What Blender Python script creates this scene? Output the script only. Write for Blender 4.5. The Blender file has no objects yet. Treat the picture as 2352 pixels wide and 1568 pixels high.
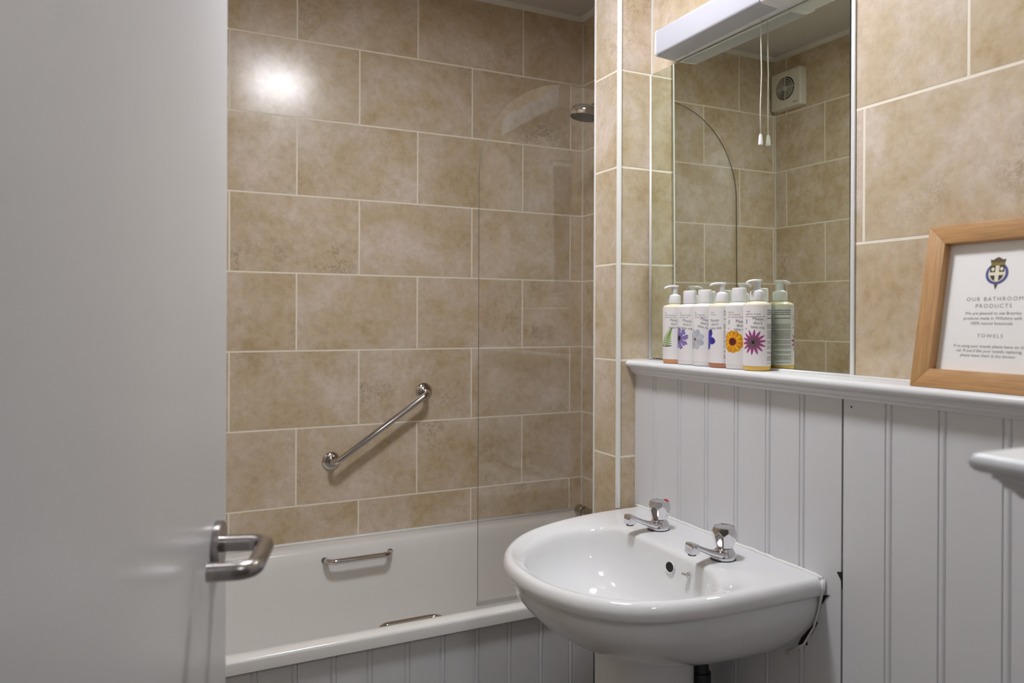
import bpy, bmesh, math, random
import numpy as np
from mathutils import Vector, Matrix
random.seed(7)
R = math.radians
SC = bpy.context.scene
COL = SC.collection
H = 1.265                      # camera height above the floor; z values below are H + offset from eye level

# ------------------------------------------------------------------ camera
F_PX, YAW, PITCH, ROLL, SY = 1701.37, 25.871, -0.128, 0.2196, 49.38
cam = bpy.data.cameras.new('camera')
cam.sensor_width = 36.0
cam.lens = F_PX / 2352 * 36.0
cam.shift_y = -SY / 2352
cam.clip_start = 0.02
cam.dof.use_dof = True
cam.dof.focus_distance = 1.75
cam.dof.aperture_fstop = 4.5
co = bpy.data.objects.new('camera', cam); COL.objects.link(co)
yw, pt, ro = R(YAW), R(PITCH), R(ROLL)
fwd = Vector((math.sin(yw) * math.cos(pt), math.cos(yw) * math.cos(pt), math.sin(pt)))
rgt0 = Vector((math.cos(yw), -math.sin(yw), 0))
up0 = rgt0.cross(fwd)
rgt = rgt0 * math.cos(ro) + up0 * math.sin(ro)
upv = -rgt0 * math.sin(ro) + up0 * math.cos(ro)
M = Matrix((rgt, upv, -fwd)).transposed().to_4x4()
M.translation = (0, 0, H)
co.matrix_world = M
SC.camera = co

# ------------------------------------------------------------------ world, exposure
w = bpy.data.worlds.new('hall_air'); SC.world = w; w.use_nodes = True
w.node_tree.nodes['Background'].inputs[0].default_value = (0.90, 0.94, 1.0, 1)
w.node_tree.nodes['Background'].inputs[1].default_value = 0.12
vs = SC.view_settings
vs.view_transform = 'Standard'; vs.look = 'None'; vs.gamma = 1.0; vs.use_curve_mapping = False
vs.exposure = 0.0
SC.cycles.use_denoising = True
SC.cycles.max_bounces = 12
SC.cycles.diffuse_bounces = 5
SC.cycles.glossy_bounces = 6
SC.cycles.transparent_max_bounces = 16
SC.cycles.sample_clamp_indirect = 60.0
LAMP = (0.533, 1.214, H + 1.141)
LAMP_L = 112.0
# added fill lamp, unseen, in the hall behind the camera for second highlights
hl = bpy.data.lights.new('added_hall_fill', 'AREA'); hl.shape = 'DISK'; hl.size = 0.22; hl.energy = 7.0; hl.color = (.95, 1, 1.05)
ho = bpy.data.objects.new('added_hall_fill', hl); COL.objects.link(ho); ho.location = (0.35, -0.75, 2.36)

# ------------------------------------------------------------------ key planes
XB, YB, XE, XP, XL = 1.1763, 2.427, 1.4748, 1.0727, -0.205
YP1, YP2 = 1.588, 1.702
YN = 0.25                       # inner face of the door wall
XW = 1.125                      # face of the white boarding
ZC = H + 1.141                  # ceiling
Z0 = H + 0.8854; PV = 0.2479; PU = 0.403
SHZ = H - 0.107                 # shelf top

# ------------------------------------------------------------------ materials
def new_mat(name):
    m = bpy.data.materials.new(name); m.use_nodes = True
    return m, m.node_tree.nodes, m.node_tree.links
def srgb(r, g, b):
    f = lambda c: (c / 255 / 12.92) if c / 255 <= .04045 else ((c / 255 + .055) / 1.055) ** 2.4
    return (f(r), f(g), f(b), 1)
def plain(name, col, rough=.4, metal=0., spec=.5, coat=0., bump=0., bscale=60., var=0., emit=None, sss=0.):
    m, n, l = new_mat(name); b = n['Principled BSDF']
    b.inputs['Base Color'].default_value = col
    b.inputs['Roughness'].default_value = rough
    b.inputs['Metallic'].default_value = metal
    b.inputs['Specular IOR Level'].default_value = spec
    b.inputs['Coat Weight'].default_value = coat
    if sss:
        b.inputs['Subsurface Weight'].default_value = sss
        b.inputs['Subsurface Scale'].default_value = .01
    if bump or var:
        tc = n.new('ShaderNodeTexCoord'); nz = n.new('ShaderNodeTexNoise')
        nz.inputs['Scale'].default_value = bscale; nz.inputs['Detail'].default_value = 4
        l.new(tc.outputs['Object'], nz.inputs['Vector'])
        if bump:
            bp = n.new('ShaderNodeBump'); bp.inputs['Strength'].default_value = bump; bp.inputs['Distance'].default_value = .002
            l.new(nz.outputs['Fac'], bp.inputs['Height']); l.new(bp.outputs['Normal'], b.inputs['Normal'])
        if var:
            mx = n.new('ShaderNodeMix'); mx.data_type = 'RGBA'
            mx.inputs['A'].default_value = col
            mx.inputs['B'].default_value = (col[0] * (1 - var), col[1] * (1 - var), col[2] * (1 - var), 1)
            l.new(nz.outputs['Fac'], mx.inputs['Factor']); l.new(mx.outputs['Result'], b.inputs['Base Color'])
    if emit:
        b.inputs['Emission Color'].default_value = emit[0]; b.inputs['Emission Strength'].default_value = emit[1]
    return m

def tile_mat(name, axis, u0, flip=False, rough=.225, offs=.5):
    m, n, l = new_mat(name); b = n['Principled BSDF']
    def math_(op, a, c=None, d=None):
        x = n.new('ShaderNodeMath'); x.operation = op
        for i, v in enumerate((a, c, d)):
            if v is None: continue
            if isinstance(v, (int, float)): x.inputs[i].default_value = v
            else: l.new(v, x.inputs[i])
        return x.outputs[0]
    geo = n.new('ShaderNodeNewGeometry'); sp = n.new('ShaderNodeSeparateXYZ'); l.new(geo.outputs['Position'], sp.inputs[0])
    U = math_('ADD', sp.outputs['X' if axis == 'x' else 'Y'], 40 * PU - u0)
    V = math_('ADD', sp.outputs['Z'], (41 if flip else 40) * PV - Z0)
    cb = n.new('ShaderNodeCombineXYZ'); l.new(U, cb.inputs[0]); l.new(V, cb.inputs[1])
    br = n.new('ShaderNodeTexBrick'); l.new(cb.outputs[0], br.inputs['Vector'])
    br.offset = offs; br.offset_frequency = 2; br.squash = 1
    br.inputs['Color1'].default_value = (0, 0, 0, 1); br.inputs['Color2'].default_value = (1, 1, 1, 1)
    br.inputs['Scale'].default_value = 1; br.inputs['Mortar Size'].default_value = .0030
    br.inputs['Mortar Smooth'].default_value = .35; br.inputs['Bias'].default_value = 0
    br.inputs['Brick Width'].default_value = PU; br.inputs['Row Height'].default_value = PV
    sc = n.new('ShaderNodeSeparateColor'); l.new(br.outputs['Color'], sc.inputs[0])
    rnd = math_('MULTIPLY', sc.outputs[0], 37.0)
    # each tile starts its marbling somewhere else
    row = math_('FLOOR', math_('DIVIDE', V, PV)); 
    off = n.new('ShaderNodeCombineXYZ'); l.new(math_('MULTIPLY', row, 3.7), off.inputs[0]); l.new(rnd, off.inputs[1]); l.new(rnd, off.inputs[2])
    va = n.new('ShaderNodeVectorMath'); va.operation = 'ADD'; l.new(geo.outputs['Position'], va.inputs[0]); l.new(off.outputs[0], va.inputs[1])
    def noise(scale, det, rgh, dist=0.):
        z = n.new('ShaderNodeTexNoise'); z.inputs['Scale'].default_value = scale; z.inputs['Detail'].default_value = det
        z.inputs['Roughness'].default_value = rgh; z.inputs['Distortion'].default_value = dist
        l.new(va.outputs[0], z.inputs['Vector']); return z.outputs['Fac']
    def ramp(v, stops):
        r = n.new('ShaderNodeValToRGB'); l.new(v, r.inputs[0]); e = r.color_ramp.elements
        e[0].position, e[0].color = stops[0]; e[1].position, e[1].color = stops[-1]
        for p_, c_ in stops[1:-1]:
            k = e.new(p_); k.color = c_
        return r.outputs[0]
    base = ramp(noise(6.0, 13, .74, .25), [(.37, srgb(190, 169, 135)), (.5, srgb(203, 186, 161)), (.62, srgb(216, 201, 187))])
    fine = ramp(noise(42, 6, .7), [(.36, (.84, .82, .79, 1)), (.56, (1, 1, 1, 1))])
    mx = n.new('ShaderNodeMix'); mx.data_type = 'RGBA'; mx.blend_type = 'MULTIPLY'; mx.inputs['Factor'].default_value = .75
    l.new(base, mx.inputs['A']); l.new(fine, mx.inputs['B'])
    # dark hairline veins, only in scattered patches
    vein = n.new('ShaderNodeTexNoise'); vein.noise_dimensions = '3D'; vein.inputs['Scale'].default_value = 17; vein.inputs['Detail'].default_value = 7
    vein.inputs['Roughness'].default_value = .75; vein.inputs['Distortion'].default_value = .25; l.new(va.outputs[0], vein.inputs['Vector'])
    ridge = math_('ABSOLUTE', math_('SUBTRACT', vein.outputs['Fac'], .5))
    line = ramp(ridge, [(.0, (1, 1, 1, 1)), (.028, (0, 0, 0, 1))])
    patch = ramp(noise(3.6, 2, .5), [(.57, (0, 0, 0, 1)), (.72, (1, 1, 1, 1))])
    vm = math_('MULTIPLY', math_('MULTIPLY', line, patch), .70)
    m2 = n.new('ShaderNodeMix'); m2.data_type = 'RGBA'; l.new(vm, m2.inputs['Factor']); l.new(mx.outputs['Result'], m2.inputs['A'])
    m2.inputs['B'].default_value = srgb(128, 106, 86)
    m3 = n.new('ShaderNodeMix'); m3.data_type = 'RGBA'; l.new(br.outputs['Fac'], m3.inputs['Factor']); l.new(m2.outputs['Result'], m3.inputs['A'])
    m3.inputs['B'].default_value = srgb(236, 228, 212)
    l.new(m3.outputs['Result'], b.inputs['Base Color'])
    rr = n.new('ShaderNodeMix'); rr.data_type = 'FLOAT'; l.new(br.outputs['Fac'], rr.inputs['Factor'])
    rr.inputs['A'].default_value = rough; rr.inputs['B'].default_value = .8
    l.new(rr.outputs['Result'], b.inputs['Roughness'])
    hgt = math_('ADD', math_('MULTIPLY', br.outputs['Fac'], -1.0), math_('MULTIPLY', noise(70, 3, .6), .006))
    bp = n.new('ShaderNodeBump'); bp.inputs['Strength'].default_value = .55; bp.inputs['Distance'].default_value = .0012
    l.new(hgt, bp.inputs['Height']); l.new(bp.outputs['Normal'], b.inputs['Normal'])
    return m

M_TILE_BACK = tile_mat('marbled_tile_back', 'x', 0.211)
M_TILE_LEFT = tile_mat('marbled_tile_left', 'y', 2.363, flip=True)
M_TILE_RIGHT = tile_mat('marbled_tile_right', 'y', 0.751, flip=True, offs=.52)
M_TILE_END = tile_mat('marbled_tile_end', 'y', 2.427 - .2, flip=True)
M_TILE_PIER_F = tile_mat('marbled_tile_pier', 'x', 1.27, flip=True)
M_WHITE_PAINT = plain('white_gloss_paint', srgb(222, 222, 224), .33, bump=.05, bscale=25)
M_BOARD = plain('white_board_paint', srgb(214, 214, 217), .42, bump=.12, bscale=18, var=.03)
M_TRIM = plain('white_plastic_trim', srgb(222, 221, 217), .35)
M_SEAL = plain('white_silicone', srgb(228, 228, 226), .45, bump=.5, bscale=120)
M_CEIL = plain('ceiling_paint', srgb(205, 202, 200), .75)
M_PORC = plain('white_vitreous_china', srgb(224, 224, 225), .08, coat=.3)
M_ACRY = plain('white_bath_enamel', srgb(226, 224, 221), .16)
M_CHROME = plain('polished_chrome', (.70, .69, .71, 1), .055, metal=1)
M_STEEL = plain('brushed_steel', (.38, .35, .34, 1), .26, metal=1, bump=.08, bscale=300)
M_BARCHROME = plain('handled_chrome', (.56, .53, .52, 1), .09, metal=1)
M_DKCHROME = plain('dull_chrome', (.42, .40, .38, 1), .12, metal=1)
M_BLACK = plain('black_rubber', (.012, .012, .014, 1), .5)
M_DARK = plain('dark_void', (.015, .012, .010, 1), .9)
M_PIPE = plain('dark_grey_pipe', (.035, .036, .04, 1), .4)
M_DOOR = plain('white_door_satin', srgb(206, 205, 206), .30, bump=.04, bscale=40)
M_PLAST = plain('white_plastic', srgb(228, 228, 230), .28, sss=.15)
M_DIFF = plain('opal_diffuser', srgb(184, 184, 192), .25)
M_FANW = plain('off_white_fan_plastic', srgb(222, 216, 204), .4)
M_CORD = plain('white_cord', srgb(225, 220, 208), .7)
M_RED = plain('red_tap_mark', srgb(190, 20, 45), .4)
M_FLOOR = plain('grey_vinyl_floor', srgb(140, 134, 126), .5, var=.2, bscale=12)
M_PLASTER = plain('cream_wall_paint', srgb(216, 210, 200), .7)
M_OAKEND = None

def wood_mat(name, axis):
    m, n, l = new_mat(name); b = n['Principled BSDF']
    tc = n.new('ShaderNodeTexCoord'); mp = n.new('ShaderNodeMapping'); l.new(tc.outputs['Object'], mp.inputs[0])
    s = {'y': (160, 9, 160), 'z': (160, 160, 9)}[axis]; mp.inputs['Scale'].default_value = s
    nz = n.new('ShaderNodeTexNoise'); nz.inputs['Scale'].default_value = 1.6; nz.inputs['Detail'].default_value = 6; nz.inputs['Roughness'].default_value = .65
    l.new(mp.outputs[0], nz.inputs['Vector'])
    r = n.new('ShaderNodeValToRGB'); l.new(nz.outputs['Fac'], r.inputs[0]); e = r.color_ramp.elements
    e[0].position, e[0].color = .32, srgb(170, 126, 80); e[1].position, e[1].color = .68, srgb(202, 158, 108)
    l.new(r.outputs[0], b.inputs['Base Color']); b.inputs['Roughness'].default_value = .45
    return m
M_OAK_V = wood_mat('oak_upright_grain', 'z'); M_OAK_H = wood_mat('oak_level_grain', 'y')

def glass_mat(name, tint, ior=1.5):
    m, n, l = new_mat(name); n.remove(n['Principled BSDF']); out = n['Material Output']
    tr = n.new('ShaderNodeBsdfTransparent'); tr.inputs[0].default_value = tint
    gl = n.new('ShaderNodeBsdfGlossy'); gl.inputs['Roughness'].default_value = 0.0; gl.inputs[0].default_value = (1, 1, 1, 1)
    fr = n.new('ShaderNodeFresnel'); ge = n.new('ShaderNodeNewGeometry'); mi = n.new('ShaderNodeMix'); mi.data_type = 'FLOAT'
    mi.inputs['A'].default_value = ior; mi.inputs['B'].default_value = 1 / ior      # same reflectance entering and leaving the pane
    l.new(ge.outputs['Backfacing'], mi.inputs['Factor']); l.new(mi.outputs['Result'], fr.inputs[0])
    mx = n.new('ShaderNodeMixShader'); l.new(fr.outputs[0], mx.inputs[0]); l.new(tr.outputs[0], mx.inputs[1]); l.new(gl.outputs[0], mx.inputs[2])
    l.new(mx.outputs[0], out.inputs[0]); return m
M_GLASS = glass_mat('clear_screen_glass', (.972, .972, .968, 1))
M_PICGLASS = glass_mat('picture_glass', (1, 1, 1, 1), 1.3)
M_GLEDGE = plain('glass_edge', (.13, .15, .135, 1), .2)
M_SEALCLR = plain('clear_seal_strip', srgb(176, 172, 168), .25)
def mirror_mat():
    m, n, l = new_mat('mirror_silver'); b = n['Principled BSDF']
    b.inputs['Base Color'].default_value = (.83, .875, .78, 1); b.inputs['Metallic'].default_value = 1; b.inputs['Roughness'].default_value = 0
    return m
M_MIRROR = mirror_mat()
M_MIRROREDGE = plain('mirror_edge_glass', srgb(66, 80, 76), .2)
def vcol_mat():
    m, n, l = new_mat('printed_inks'); b = n['Principled BSDF']
    at = n.new('ShaderNodeAttribute'); at.attribute_name = 'ink'; l.new(at.outputs['Color'], b.inputs['Base Color'])
    b.inputs['Roughness'].default_value = .45; return m
M_INK = vcol_mat()
M_LABEL = plain('satin_white_label', srgb(234, 230, 230), .42)
M_TEXT = plain('grey_print', srgb(74, 70, 74), .6)
M_TEXTLIGHT = plain('pale_grey_print', srgb(128, 126, 126), .6)
M_PAPER = plain('white_card', srgb(244, 243, 242), .6)

# ------------------------------------------------------------------ geometry helpers
def link(name, bm, mats, parent=None, smooth=False, angle=None):
    me = bpy.data.meshes.new(name); bmesh.ops.recalc_face_normals(bm, faces=bm.faces[:]); bm.to_mesh(me); bm.free()
    if not isinstance(mats, (list, tuple)): mats = [mats]
    for m in mats: me.materials.append(m)
    o = bpy.data.objects.new(name, me); COL.objects.link(o)
    if smooth:
        for p in me.polygons: p.use_smooth = True
        if angle: me.set_sharp_from_angle(angle=R(angle))
    if parent is not None: o.parent = parent
    return o
def empty(name, loc):
    o = bpy.data.objects.new(name, None); COL.objects.link(o); o.location = loc; o.empty_display_size = .02; return o
def tag(o, label=None, cat=None, group=None, kind=None):
    if label: o['label'] = label
    if cat: o['category'] = cat
    if group: o['group'] = group
    if kind: o['kind'] = kind
    return o
def struct(o, label=None):
    o['kind'] = 'structure'
    if label: o['label'] = label
    return o
def bev(bm, w_, seg=2, edges=None):
    bmesh.ops.bevel(bm, geom=edges or bm.edges[:], offset=w_, segments=seg, profile=.5, affect='EDGES', clamp_overlap=True)
def box(lo, hi, bevel=0., seg=2, bm=None):
    nb = bmesh.new()
    vs_ = [nb.verts.new((x, y, z)) for x in (lo[0], hi[0]) for y in (lo[1], hi[1]) for z in (lo[2], hi[2])]
    for f in ((0, 1, 3, 2), (4, 6, 7, 5), (0, 4, 5, 1), (2, 3, 7, 6), (0, 2, 6, 4), (1, 5, 7, 3)): nb.faces.new([vs_[i] for i in f])
    bmesh.ops.recalc_face_normals(nb, faces=nb.faces[:])
    if bevel: bev(nb, bevel, seg)
    if bm is None: return nb
    merge(bm, nb); return bm
def merge(bm, nb, mat=None):
    me = bpy.data.meshes.new('tmp')
    if mat: nb.transform(mat)
    nb.to_mesh(me); nb.free(); bm.from_mesh(me); bpy.data.meshes.remove(me)
def loft(rings, bm=None, cap=True, closed=True):
    bm = bm or bmesh.new(); V = [[bm.verts.new(p) for p in r] for r in rings]; n_ = len(rings[0])
    for a, b_ in zip(V, V[1:]):
        for i in range(n_ if closed else n_ - 1):
            j = (i + 1) % n_
            bm.faces.new((a[i], a[j], b_[j], b_[i]))
    if cap: bm.faces.new(V[0][::-1]); bm.faces.new(V[-1])
    return bm
def lathe(prof, seg=48, bm=None, cap=True):
    rings = [[(r * math.cos(2 * math.pi * i / seg), r * math.sin(2 * math.pi * i / seg), z) for i in range(seg)] for r, z in prof]
    return loft(rings, bm, cap)
def frame_to(axis):            # matrix turning +Z into axis
    return Vector((0, 0, 1)).rotation_difference(Vector(axis)).to_matrix().to_4x4()
def place(bm, axis=(0, 0, 1), loc=(0, 0, 0)):
    m_ = frame_to(axis); m_.translation = loc; bm.transform(m_); return bm
def fillet(pts, rad, n_=8):
    P = [Vector(p) for p in pts]; out = [P[0]]
    for a, b_, c in zip(P, P[1:], P[2:]):
        u, v = (a - b_).normalized(), (c - b_).normalized(); ang = u.angle(v); t = rad / math.tan(ang / 2)
        t = min(t, (a - b_).length * .49, (c - b_).length * .49); s, e = b_ + u * t, b_ + v * t
        for k in range(n_ + 1):
            q = k / n_; out.append(s * (1 - q) ** 2 + b_ * 2 * q * (1 - q) + e * q * q)
    out.append(P[-1]); return out
def sweep(pts, rad, seg=20, bm=None, cap=True):
    P = [Vector(p) for p in pts]; rings = []; t0 = (P[1] - P[0]).normalized()
    nrm = t0.orthogonal().normalized(); last = t0
    for i, p in enumerate(P):
        t = (P[min(i + 1, len(P) - 1)] - P[max(i - 1, 0)]).normalized()
        q = last.rotation_difference(t); nrm = (q @ nrm); nrm = (nrm - t * nrm.dot(t)).normalized(); last = t
        bn = t.cross(nrm); r = rad[i] if isinstance(rad, (list, tuple)) else rad
        rings.append([tuple(p + (nrm * math.cos(2 * math.pi * k / seg) + bn * math.sin(2 * math.pi * k / seg)) * r) for k in range(seg)])
    return loft(rings, bm, cap)
def extrude_profile(prof, axis, a, b_, bm=None):
    # prof: list of (p, q) closed polygon; axis 'y': (x,z) swept in y; axis 'x': (y,z) swept in x; axis 'z': (x,y)
    f = {'y': lambda p, q, t: (p, t, q), 'x': lambda p, q, t: (t, p, q), 'z': lambda p, q, t: (p, q, t)}[axis]
    return loft([[f(p, q, a) for p, q in prof], [f(p, q, b_) for p, q in prof]], bm)
def text_mesh(body, size, align='CENTER', spacing=1.0):
    cu = bpy.data.curves.new('t', 'FONT'); cu.body = body; cu.size = size; cu.align_x = align; cu.align_y = 'CENTER'
    cu.space_character = spacing; cu.resolution_u = 3; cu.space_line = 1.0
    o = bpy.data.objects.new('t', cu); COL.objects.link(o); dg = bpy.context.evaluated_depsgraph_get(); dg.update()
    me = bpy.data.meshes.new_from_object(o.evaluated_get(dg)); bm = bmesh.new(); bm.from_mesh(me)
    bpy.data.objects.remove(o); bpy.data.curves.remove(cu); bpy.data.meshes.remove(me); return bm

# ================================================================== THE SETTING
T = .10
struct(link('floor', box((-2.2, -2.4, -.05), (XE + T, YB + T, 0)), M_FLOOR))
struct(link('ceiling', box((-2.2, -2.4, ZC), (XE + T, YB + T, ZC + .05)), M_CEIL))
struct(link('wall_back', box((XL - T, YB, 0), (XE + T, YB + T, ZC)), M_TILE_BACK))
struct(link('wall_left', box((XL - T, YN - T, 0), (XL, YB, ZC)), M_TILE_LEFT))
struct(link('wall_right', box((XB, YN - T, 0), (XE + T, YP1, ZC)), M_TILE_RIGHT))
struct(link('wall_shower_end', box((XE, YP1, 0), (XE + T, YB, ZC)), M_TILE_END))
# pier between basin wall and bath alcove (notched over the bath rim)
bm = box((XP, YP1, 0), (XE, 1.648, H - .76)); box((XP, YP1, H - .7585), (XE, 1.653, H - .7226), bm=bm); box((XP, YP1, H - .7226), (XE, YP2, ZC), bm=bm)
pier = link('wall_pier', bm, [M_TILE_PIER_F]); struct(pier)
# door wall with its opening, and the hall beyond
bm = box((XL, YN - T, 0), (-.135, YN, ZC)); box((-.135, YN - T, 2.02), (.64, YN, ZC), bm=bm); box((.64, YN - T, 0), (XB, YN, ZC), bm=bm)
struct(link('wall_door_side', bm, M_PLASTER))
struct(link('wall_hall_left', box((-2.3, -2.4, 0), (-2.2, YN, ZC)), M_PLASTER))
struct(link('wall_hall_right', box((XE, -2.4, 0), (XE + T, YN - T, ZC)), M_PLASTER))
struct(link('wall_hall_near', box((-2.2, -2.5, 0), (XE, -2.4, ZC)), M_PLASTER))
struct(link('wall_hall_far', box((-2.2, YN - T, 0), (XL - T, YN, ZC)), M_PLASTER))
# door frame lining
bm = box((-.150, YN - T - .005, 0), (-.128, YN - .0, 2.03)); box((.612, YN - T - .005, 0), (.64, YN - .0, 2.03), bm=bm); box((-.15, YN - T - .005, 2.0), (.64, YN, 2.03), bm=bm)
struct(link('trim_1', bm, M_WHITE_PAINT))
# ceiling strips
bm = bmesh.new()
def strip_x(x0, x1, y, s):
    extrude_profile([(y, ZC), (y, ZC - .014), (y - s * .005, ZC - .014), (y - s * .022, ZC - .004), (y - s * .022, ZC)], 'x', x0, x1, bm)
def strip_y(y0, y1, x, s):
    extrude_profile([(x, ZC), (x, ZC - .014), (x - s * .005, ZC - .014), (x - s * .022, ZC - .004), (x - s * .022, ZC)], 'y', y0, y1, bm)
strip_x(XL, XE, YB, 1); strip_y(YP2, YB, XE, 1); strip_y(YN, YB, XL, -1); strip_y(YN, YP1, XB, 1)
strip_x(XP, XB, YP1, 1); strip_y(YP1, YP2, XP, 1)
struct(link('trim_2', bm, M_TRIM))
# white tile trims on the two corners of the pier
bm = bmesh.new()
q = [(XP - .0030, YP1 + .006)] + [(XP + .006 - .0090 * math.cos(a), YP1 + .006 - .0090 * math.sin(a)) for a in [R(x) for x in range(0, 91, 15)]] + [(XP + .006, YP1 - .0030), (XP + .006, YP1 + .006)]
extrude_profile(q, 'z', H - .485, ZC - .02, bm)
struct(link('trim_3', bm, M_TRIM))
bm = box((XP - .0025, YP2 - .004, H - .72), (XP + .010, YP2 + .0022, ZC - .02), .0008)
struct(link('trim_4', bm, M_TRIM))
# corner grout beads
bm = box((XE - .0035, YB - .0035, H - .72), (XE, YB, ZC - .02)); box((XL, YB - .003, H - .72), (XL + .003, YB, ZC - .02), bm=bm)
box((XB - .004, YP1 - .004, SHZ), (XB, YP1, ZC - .02), bm=bm)
struct(link('trim_5', bm, M_TRIM))

# ---- tongue and groove boarding
def board_profile(a, b_, seams, face, depth, sgn=1):
    # returns closed profile along t from a to b (a<b); face = surface coord, depth = thickness behind; sgn: outward direction of surface
    pts = [(a, face)]
    for s in sorted(seams):
        if s - .009 <= a or s + .009 >= b_: continue
        g = -.0024 * sgn
        pts += [(s - .0085, face), (s - .0070, face + g), (s - .0055, face + g), (s - .0045, face + g * .35)]
        for k in range(5):
            an = math.pi * k / 4
            pts.append((s - .0040 * math.cos(an), face + g * .35 + sgn * .0016 * math.sin(an)))
        pts += [(s + .0045, face + g * .35), (s + .0055, face + g), (s + .0070, face)]
    pts += [(b_, face), (b_, face - sgn * depth), (a, face - sgn * depth)]
    return pts
def boards(name, axis, a, b_, seams, face, depth, sgn, z0, z1, label):
    pr = board_profile(a, b_, seams, face, depth, sgn)
    if axis == 'y': pr2 = [(q_, p_) for p_, q_ in pr]         # (x,y)
    else: pr2 = pr
    o = link(name, extrude_profile(pr2, 'z', z0, z1), M_BOARD); struct(o, label); return o
SE = [1.505, 1.408, 1.313, 1.218, 1.127, 1.039]
boards('trim_6', 'y', .9475, YP1 - .001, SE, XW, XB - XW - .001, -1, 0, SHZ - .036, 'white tongue and groove boarding behind the basin')
boards('trim_7', 'y', .36, .9425, [.937, .852, .757, .658, .562, .466], XW - .001, XB - XW - .002, -1, 0, SHZ - .036, 'white tongue and groove boarding right of the dark gap')
boards('trim_8', 'x', .63, XW - .002, [.72, .815, .91, 1.005], .352, .352 - YN - .001, 1, 0, SHZ - .036, 'white boarded box beside the doorway')
# dark gap behind the joint, and the broken spot beside the basin
struct(link('trim_9', box((XW + .004, .9428, 0), (XW + .02, .9472, SHZ - .04)), M_DARK))

# ---- moulded shelf
PROF = [(-.001, 0), (.0205, 0), (.0238, -.0007), (.0268, -.0025), (.0290, -.0052), (.0300, -.0088), (.0290, -.0124), (.0268, -.0150), (.0240, -.0166), (.0212, -.0172),
        (.0180, -.0174), (.0180, -.0216), (.0168, -.0216), (.0150, -.0226), (.0134, -.0246), (.0126, -.0270), (.0122, -.0284), (.0084, -.0286), (.0084, -.0306), (.0070, -.0314), (.0052, -.0334), (.0042, -.0360), (0, -.0362), (-.001, -.0362)]
def moulded(path, z, back_pts, name, parent=None):
    # path: xy points of the board face (outward on the left of travel), mitred sweep of PROF; back_pts closes the top/bottom
    P = [Vector(p) for p in path]; rings = []
    for i, p in enumerate(P):
        d1 = (P[i] - P[i - 1]).normalized() if i else (P[1] - P[0]).normalized()
        d2 = (P[i + 1] - P[i]).normalized() if i < len(P) - 1 else d1
        n1, n2 = Vector((-d1.y, d1.x)), Vector((-d2.y, d2.x)); m_ = (n1 + n2); m_ = m_ / m_.dot(n1)
        rings.append([(p.x + m_.x * o_, p.y + m_.y * o_, z + h_) for o_, h_ in PROF])
    bm = bmesh.new(); V = [[bm.verts.new(c) for c in r] for r in rings]
    for a, b_ in zip(V, V[1:]):
        for k in range(len(PROF) - 1): bm.faces.new((a[k], b_[k], b_[k + 1], a[k + 1]))
    top = [r[0] for r in V]; bot = [r[-1] for r in V]
    bt = [bm.verts.new((x, y, z)) for x, y in back_pts]; bb = [bm.verts.new((x, y, z + PROF[-1][1])) for x, y in back_pts]
    bm.faces.new(top + bt); bm.faces.new(bot + bb)
    for i in range(len(bt) - 1): bm.faces.new((bt[i], bt[i + 1], bb[i + 1], bb[i]))
    bm.faces.new([*V[0], bb[-1], bt[-1]]); bm.faces.new([*V[-1][::-1], bt[0], bb[0]])
    bmesh.ops.remove_doubles(bm, verts=bm.verts[:], dist=1e-6)
    return link(name, bm, M_WHITE_PAINT, parent, smooth=True, angle=35)
s1 = moulded([(XW, .386), (XW, YP1 - .001)], SHZ, [(XB - .001, YP1 - .001), (XB - .001, .386)], 'moulded_shelf')
tag(s1, 'white painted moulded shelf under the mirror carrying the pump bottles', 'shelf')
s2 = moulded([(.63, YN + .002), (.63, .352), (XB - .003, .352)], SHZ, [(XB - .003, YN + .002)], 'moulded_shelf')
tag(s2, 'white moulded shelf end poking into the frame at the right edge', 'shelf')

# filler beads between shelf, mirror and pier
bm = sweep([(XB - .004, .97, SHZ + .001), (XB - .004, YP1 - .003, SHZ + .001)], .004, 8)
sweep([(XB - .003, .36, SHZ + .001), (XB - .003, .97, SHZ + .001)], .003, 8, bm=bm)
struct(link('trim_10', bm, M_SEAL, smooth=True))

# ================================================================== DOOR
hinge = Vector((-.126 + .0036 - .0033, .258 - .0016 - .0115, 0)); ang = math.atan2(.2732, .9622)      # direction hinge->edge from +Y toward +X
door = link('door_1', box((-.035, 0, .006), (0, .762, 1.99), .0015, 2), M_DOOR, smooth=True, angle=40)
door.location = hinge; door.rotation_euler = (0, 0, -ang); struct(door, 'plain white door standing open at the left edge')
# local: +X is the visible face, Y runs hinge -> edge; handle
hz = H - .262; hy = .762 - .061
rose = link('handle_rose', place(lathe([(.0, 0), (.0262, 0), (.0265, .0008), (.0265, .0068), (.0256, .0080), (0, .0080)], 48), (1, 0, 0), (0.0, hy, hz)), M_STEEL, door, True, 30)
path = fillet([(.004, hy, hz), (.058, hy, hz), (.058, hy - .100, hz), (.013, hy - .100, hz)], .022, 10)
lever = link('door_handle', sweep(path, .0096, 24), M_STEEL, door, True, 50)
lever['label'] = 'brushed steel return lever handle'
rose['label'] = 'round brushed steel rose'

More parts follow.
